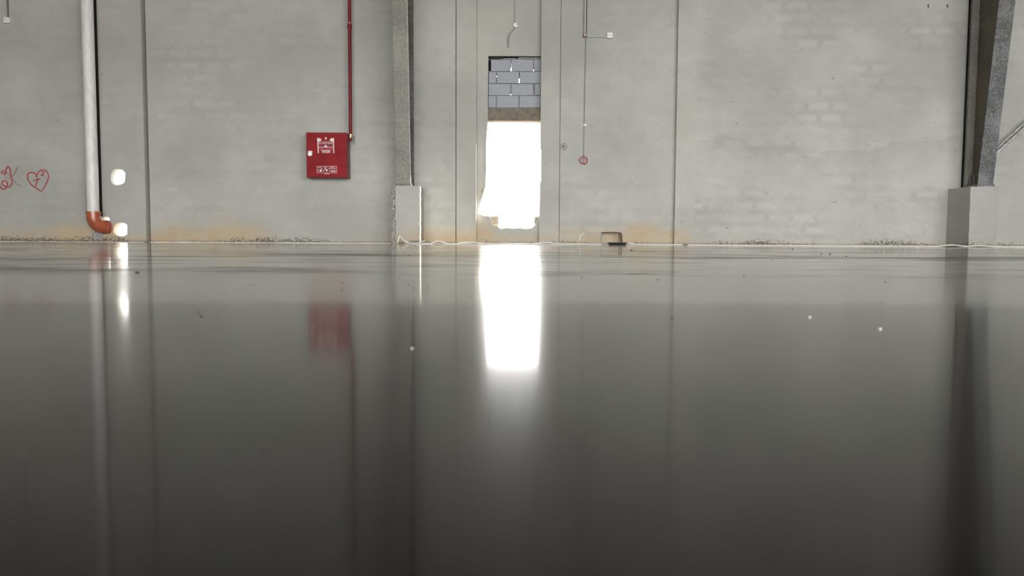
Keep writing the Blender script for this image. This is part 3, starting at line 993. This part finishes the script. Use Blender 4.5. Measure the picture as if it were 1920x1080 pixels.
# coiled red cable at its end
k0 = at(1093.2, 301.6, Y_M - .02)
pts = [(k0.x + .012, Y_M - .016, k0.z + .09), (k0.x + .016, Y_M - .02, k0.z + .02), (k0.x + .012, Y_M - .024, k0.z - .04)]
random.seed(3)
for k in range(25):
    a_ = -1.2 + 2 * PI * k / 12.0
    rr = .062 + (.016 * math.sin(a_ * .5 + 1))
    pts.append((k0.x + rr * 1.0 * math.cos(a_) + .0009 * k, Y_M - .02 - .004 * math.sin(a_ * .8), k0.z + rr * .92 * math.sin(a_) + .0004 * k))
o = MB().tube(smooth_path(pts, 4), .0048, 8).build('coiled_cable', M_spray, None, smooth=True)
tag(o, 'small red cable coil hanging at the lower end of the long conduit', 'cable')
# middle, above the doorway
t = empty('conduit', at(965.6, 44, Y_D)); tag(t, 'thin pale conduit coming down above the blocked doorway', 'conduit')
vtube(965.6, -9, 43.5, Y_D - .016, .0105, 'conduit_tube', M_brace, t)
cb = at(967.2, 47.3, Y_D - .03)
t = empty('junction_box', (cb.x, Y_D, cb.z)); tag(t, 'small white round junction box above the doorway blocks', 'junction box')
MB().tube([(cb.x, Y_D - .045, cb.z), (cb.x, Y_D - .001, cb.z)], .038, 18).build('box_body', M_white, t, bevel=.004)
MB().tube([(cb.x + .022, Y_D - .05, cb.z + .010), (cb.x + .022, Y_D - .044, cb.z + .010)], .010, 10).build('cable_entry', M_conduitd, t)
pth = [at(a_, b_, Y_D - .03) for a_, b_ in ((967, 50), (965, 53), (960.5, 57), (956, 63), (953.8, 70), (953, 76), (953.4, 82), (952.6, 88.5))]
o = MB().tube(smooth_path(pth, 6), .0095, 8).build('hanging_cable', M_conduit, None, smooth=True)
tag(o, 'loose grey cable tail curving down from the white junction box', 'cable')
# two studs in the right bay
for px in (1740, 1776):
    c_ = at(px, 10, Y_R)
    mb = MB()
    mb.tube([(c_.x, Y_R - .02, c_.z), (c_.x, Y_R + .01, c_.z)], .012, 8)
    mb.tube([(c_.x, Y_R - .012, c_.z), (c_.x + .003, Y_R - .012, c_.z - .045)], .006, 8)
    o = mb.build('wall_anchor', M_bolt)
    tag(o, 'small dark wall anchor at the top right, ' + ('the left of two' if px < 1750 else 'the one nearer the steel column'), 'anchor', 'wall anchors in the right bay')


# ------------------------------------------------------------------ graffiti (flat paint on the left bay)
def g1(px, py):
    p = at(px / 15.43, 300 + py / 15.43, Y_L - .0005)
    return (p.x, p.y, p.z)
def stroke(mb, pts, wpx):
    mb.ribbon([Vector(v) for v in smooth_path([g1(*p) for p in pts], 6)], wpx * Y_L / FPX, .002)
mb = MB()
stroke(mb, [(165, 375), (90, 400), (40, 360), (90, 325), (170, 335), (165, 390)], 2.3)
stroke(mb, [(160, 345), (175, 290), (215, 195), (275, 230), (305, 330), (318, 450), (345, 560), (350, 650), (325, 730), (265, 785), (180, 770), (105, 735),
            (60, 685), (72, 625), (135, 600), (205, 635), (220, 710), (195, 780), (145, 830), (80, 842), (30, 805), (-10, 730), (-60, 600)], 2.5)
o = mb.build('graffiti_letter', M_spray)
tag(o, 'red spray-painted looping letter at the far left of the wall', 'graffiti')
mb = MB()
stroke(mb, [(165, 390), (148, 440), (185, 510), (240, 535), (300, 500)], 1.4)
stroke(mb, [(200, 370), (300, 460)], 1.4)
stroke(mb, [(530, 175), (480, 270), (430, 390), (365, 460)], 1.9)
stroke(mb, [(380, 555), (470, 670), (560, 730), (630, 760)], 1.3)
o2 = mb.build('faded_stroke', M_sprayf, o)
mb = MB()
stroke(mb, [(1050, 500), (1045, 430), (1000, 380), (910, 360), (830, 390), (795, 460), (810, 560), (860, 650), (940, 740), (1040, 810), (1185, 905)], 2.4)
stroke(mb, [(1185, 905), (1280, 790), (1340, 680), (1390, 560), (1410, 480), (1390, 400), (1330, 310), (1240, 280), (1160, 310), (1100, 370), (1070, 450), (1050, 500)], 2.2)
o = mb.build('graffiti_heart', M_spray)
tag(o, 'red spray-painted heart outline on the wall left of the white pipe', 'graffiti')
mb = MB()
stroke(mb, [(960, 595), (1060, 570), (1170, 540)], 2.2)
stroke(mb, [(1095, 525), (1085, 600), (1040, 700), (1025, 775)], 2.4)
stroke(mb, [(1195, 345), (1260, 335), (1265, 385), (1190, 440), (1275, 450)], 2.2)
mb.build('heart_lettering', M_spray, o)


# ------------------------------------------------------------------ things on the floor
def floor_pt(px, Y, z=0.0):
    return Vector((X(px, Y, 457), Y, z))
# white cable lying along the wall
def cable(name, pts, r, label, m=M_cablewhite):
    o = MB().tube(smooth_path(pts, 6), r, 8).build(name, m, None, smooth=True)
    tag(o, label, 'cable')
    return o
random.seed(8)
pts = []
for k, px in enumerate(range(1290, 2201, 26)):
    y = 11.88 + .05 * math.sin(k * 1.3) + random.uniform(-.03, .03)
    pts.append(floor_pt(px, y, .009 + (.028 * math.exp(-((px - 1778) / 11) ** 2)) + (.012 * math.exp(-((px - 1835) / 20) ** 2))))
cable('floor_cable', pts, .0085, 'long white cable lying along the wall foot, passing the right pedestal')
pts = []
for k, px in enumerate(range(860, 1281, 14)):
    y = 12.5 + .05 * math.sin(k * .9) + random.uniform(-.03, .03)
    pts.append(floor_pt(px, y, .010 + .02 * max(0, math.sin(k * .62 + .5)) ** 3))
cable('floor_cable', pts, .0085, 'slack white cable on the floor below the bright doorway')
def cp(px, py, Y):
    p = at(px, py, Y)
    p.z = max(p.z, .008)
    return p
cable('floor_cable', [cp(*v, 11.98) for v in ((744.8, 459), (746, 453), (748.5, 444), (750, 442.8), (754, 447.5), (760, 452.5), (768, 455.5), (778, 456.5), (788, 454.5), (797, 450.8))], .008,
      'white cable end sticking up in a kink before the left pedestal')
cable('floor_cable', [cp(*v, 12.05) for v in ((760, 455.5), (772, 458), (790, 457.5), (806, 458), (813, 454.5), (820, 452.6), (829, 453.6), (838, 456.5), (850, 458), (862, 458))], .0095,
      'white cable arching up between the left pedestal and the doorway')
p0, p1 = cp(1086, 451, 12.66), cp(1096, 437, 12.69)
cable('cable_offcut', [(p0.x, 12.66, p0.z), ((p0.x + p1.x) / 2 - .02, 12.675, (p0.z + p1.z) / 2 + .02), (p1.x, 12.68, p1.z)], .006, 'tiny white cable offcut leaning on the stained wall left of the black tray')

# black tray and bent bar frame by the wall
a_, b_ = floor_pt(1139.5, 12.3), floor_pt(1175.5, 12.3)
tr = empty('shallow_tray', ((a_.x + b_.x) / 2, 12.3, 0)); tag(tr, 'flat black shallow tray on the floor against the right part of the wall', 'tray')
xc_ = (a_.x + b_.x) / 2
hw = (b_.x - a_.x) / 2
def tray_body():
    mb = MB()
    n = 24
    rings = []
    for (rr, z) in ((hw * .80, .0), (hw * .93, .030), (hw, .032), (hw, .040), (hw * .9, .040), (hw * .78, .010)):
        rings.append([(xc_ + rr * math.copysign(abs(math.cos(2 * PI * k / n)) ** .5, math.cos(2 * PI * k / n)),
                       12.3 + rr * .75 * math.copysign(abs(math.sin(2 * PI * k / n)) ** .5, math.sin(2 * PI * k / n)), z) for k in range(n)])
    vs = [p for r in rings for p in r]
    fs = []
    for i in range(len(rings) - 1):
        for k in range(n):
            fs.append((i * n + k, i * n + (k + 1) % n, (i + 1) * n + (k + 1) % n, (i + 1) * n + k))
    fs.append(tuple(range(n))); fs.append(tuple((len(rings) - 1) * n + k for k in range(n)))
    mb.add(vs, fs)
    return mb
tray_body().build('tray_body', M_black, tr, smooth=True)
f_ = empty('bar_frame', floor_pt(1146, 12.62)); tag(f_, 'low brown frame of thin bent bar standing behind the black tray', 'frame')
FY = 12.57
def fp(px, py, Y=FY):
    p = at(px, py, Y)
    return Vector((p.x, Y, max(p.z, 0)))
MB().tube([fp(1127.6, 436.3), fp(1150, 436), fp(1164.5, 437)], .010, 8).build('top_bar', M_iron, f_, smooth=True)
MB().tube([fp(1127.8, 436.3), fp(1127.3, 458.6)], .008, 8).build('leg', M_conduit, f_, smooth=True)
MB().tube([fp(1160.7, 437), fp(1161.8, 458.6)], .008, 8).build('leg', M_iron, f_, smooth=True)
MB().tube([fp(1164.0, 436.8), fp(1165.8, 458.6)], .015, 8).build('leg', M_iron, f_, smooth=True)

# grit on the slab
def pebble(px, py, size, m, label, group=None, flat=.6, seed=0):
    c_ = on_floor(px, py)
    bm = bmesh.new()
    bmesh.ops.create_icosphere(bm, subdivisions=2, radius=1.0)
    for v in bm.verts:
        k = 1 + .28 * mnoise.noise(v.co * 1.6 + Vector((seed, seed * 2.3, 0)))
        v.co = Vector((v.co.x * k * size, v.co.y * k * size * .85, v.co.z * k * size * flat))
    me = bpy.data.meshes.new('grit_speck')
    bm.to_mesh(me); bm.free()
    me.materials.append(m)
    zmin = min(v.co.z for v in me.vertices)
    o_ = bpy.data.objects.new('grit_speck', me)
    COL.objects.link(o_)
    o_.location = (c_.x, c_.y, -zmin - size * .05)
    tag(o_, label, 'debris', group)
    return o_
def size_at(py, px, npx):
    return on_floor(px, py).y * npx / FPX / 2
for i, (px, py, n_, m_, l_) in enumerate([
        (372.5, 586, 3.6, M_grit, 'dark grit speck on the floor left of the red reflection, upper of a pair'),
        (378, 593.5, 4.4, M_grit, 'dark grit speck on the floor left of the red reflection, lower of a pair'),
        (1518.5, 596, 4.6, M_gritw, 'pale crumb on the right floor with a dark edge, left of two pale crumbs'),
        (1650.5, 618, 5.5, M_gritw, 'white crumb on the right floor, the larger and nearer one'),
        (773, 654, 4.0, M_gritw, 'pale crumb on the floor left of the bright door reflection'),
        (1184, 469.5, 5.0, M_grit, 'flat black crumb on the floor in front of the black tray'),
        (247, 453.4, 9.0, M_grit, 'black lump at the wall foot beside the left pilaster'),
        (492, 847, 9.0, M_grit, 'blurred dark speck on the near floor left of centre'),
        (1260, 597, 4.0, M_grit, 'dark speck on the floor right of the bright door reflection'),
        (257, 511.5, 9.0, M_grit, 'thin dark flake on the floor below the wall holes')]):
    pebble(px, py, size_at(py, px, n_), m_, l_, None, .35 if n_ > 8 or py < 480 else .6, i)
G = 'scattered grit on the floor'
for i, (px, py, n_, l_) in enumerate([
        (749, 519, 2.5, 'below the middle of the left pedestal'), (804, 539, 2.2, 'right of the pedestal streak, upper of a close pair'),
        (803, 545, 2.2, 'right of the pedestal streak, lower of a close pair'), (882, 556, 2.4, 'just left of the bright door reflection, low down'),
        (820, 502, 2.0, 'between pedestal streak and door reflection, near the wall'), (1233, 524.5, 3, 'between door reflection and wall groove on the right'),
        (1265, 510.5, 2.2, 'below the dark vertical wall groove on the right'), (1486, 467.5, 3, 'close to the wall, leftmost of the right-bay row'),
        (1540, 476.5, 3, 'under the right bay, left of a close pair of specks'), (1556, 477, 3.5, 'under the right bay, larger of a close pair'),
        (1587, 481, 3, 'under the right bay, rightmost of a short row near the wall'), (1660, 528.5, 3, 'left of the right pedestal reflection, above the white crumb'),
        (1395, 516, 2.5, 'below the left side of the right bay'), (767, 533.5, 2, 'just left of the bright pedestal streak, upper'),
        (641, 544, 2.5, 'below the red cabinet, lower of two'), (642, 530, 2.5, 'below the red cabinet, upper of two'),
        (217, 492, 2.5, 'beside the bright reflection of the wall holes'), (767, 479, 3, 'at the foot of the left pedestal'),
        (1446, 487, 2.2, 'near the wall, left of the right-bay row'), (1091, 521, 3, 'right of the bright door reflection, below the red coil'),
        (775, 540, 2.3, 'touching the bright pedestal streak, middle height'), (774, 546, 2.3, 'touching the bright pedestal streak, lowest'),
        (468, 532.5, 2.2, 'left of the red cabinet reflection, left of two'), (475, 534.5, 2.2, 'left of the red cabinet reflection, right of two'),
        (586, 525, 2, 'above the red cabinet reflection'), (1653, 568, 2.2, 'directly beyond the white crumb on the right'),
        (1844, 553, 2.2, 'right of the right pedestal reflection')]):
    pebble(px, py, size_at(py, px, n_), M_grit, 'tiny dark grit speck ' + l_, G, .5, i + 30)

bpy.context.view_layer.update()
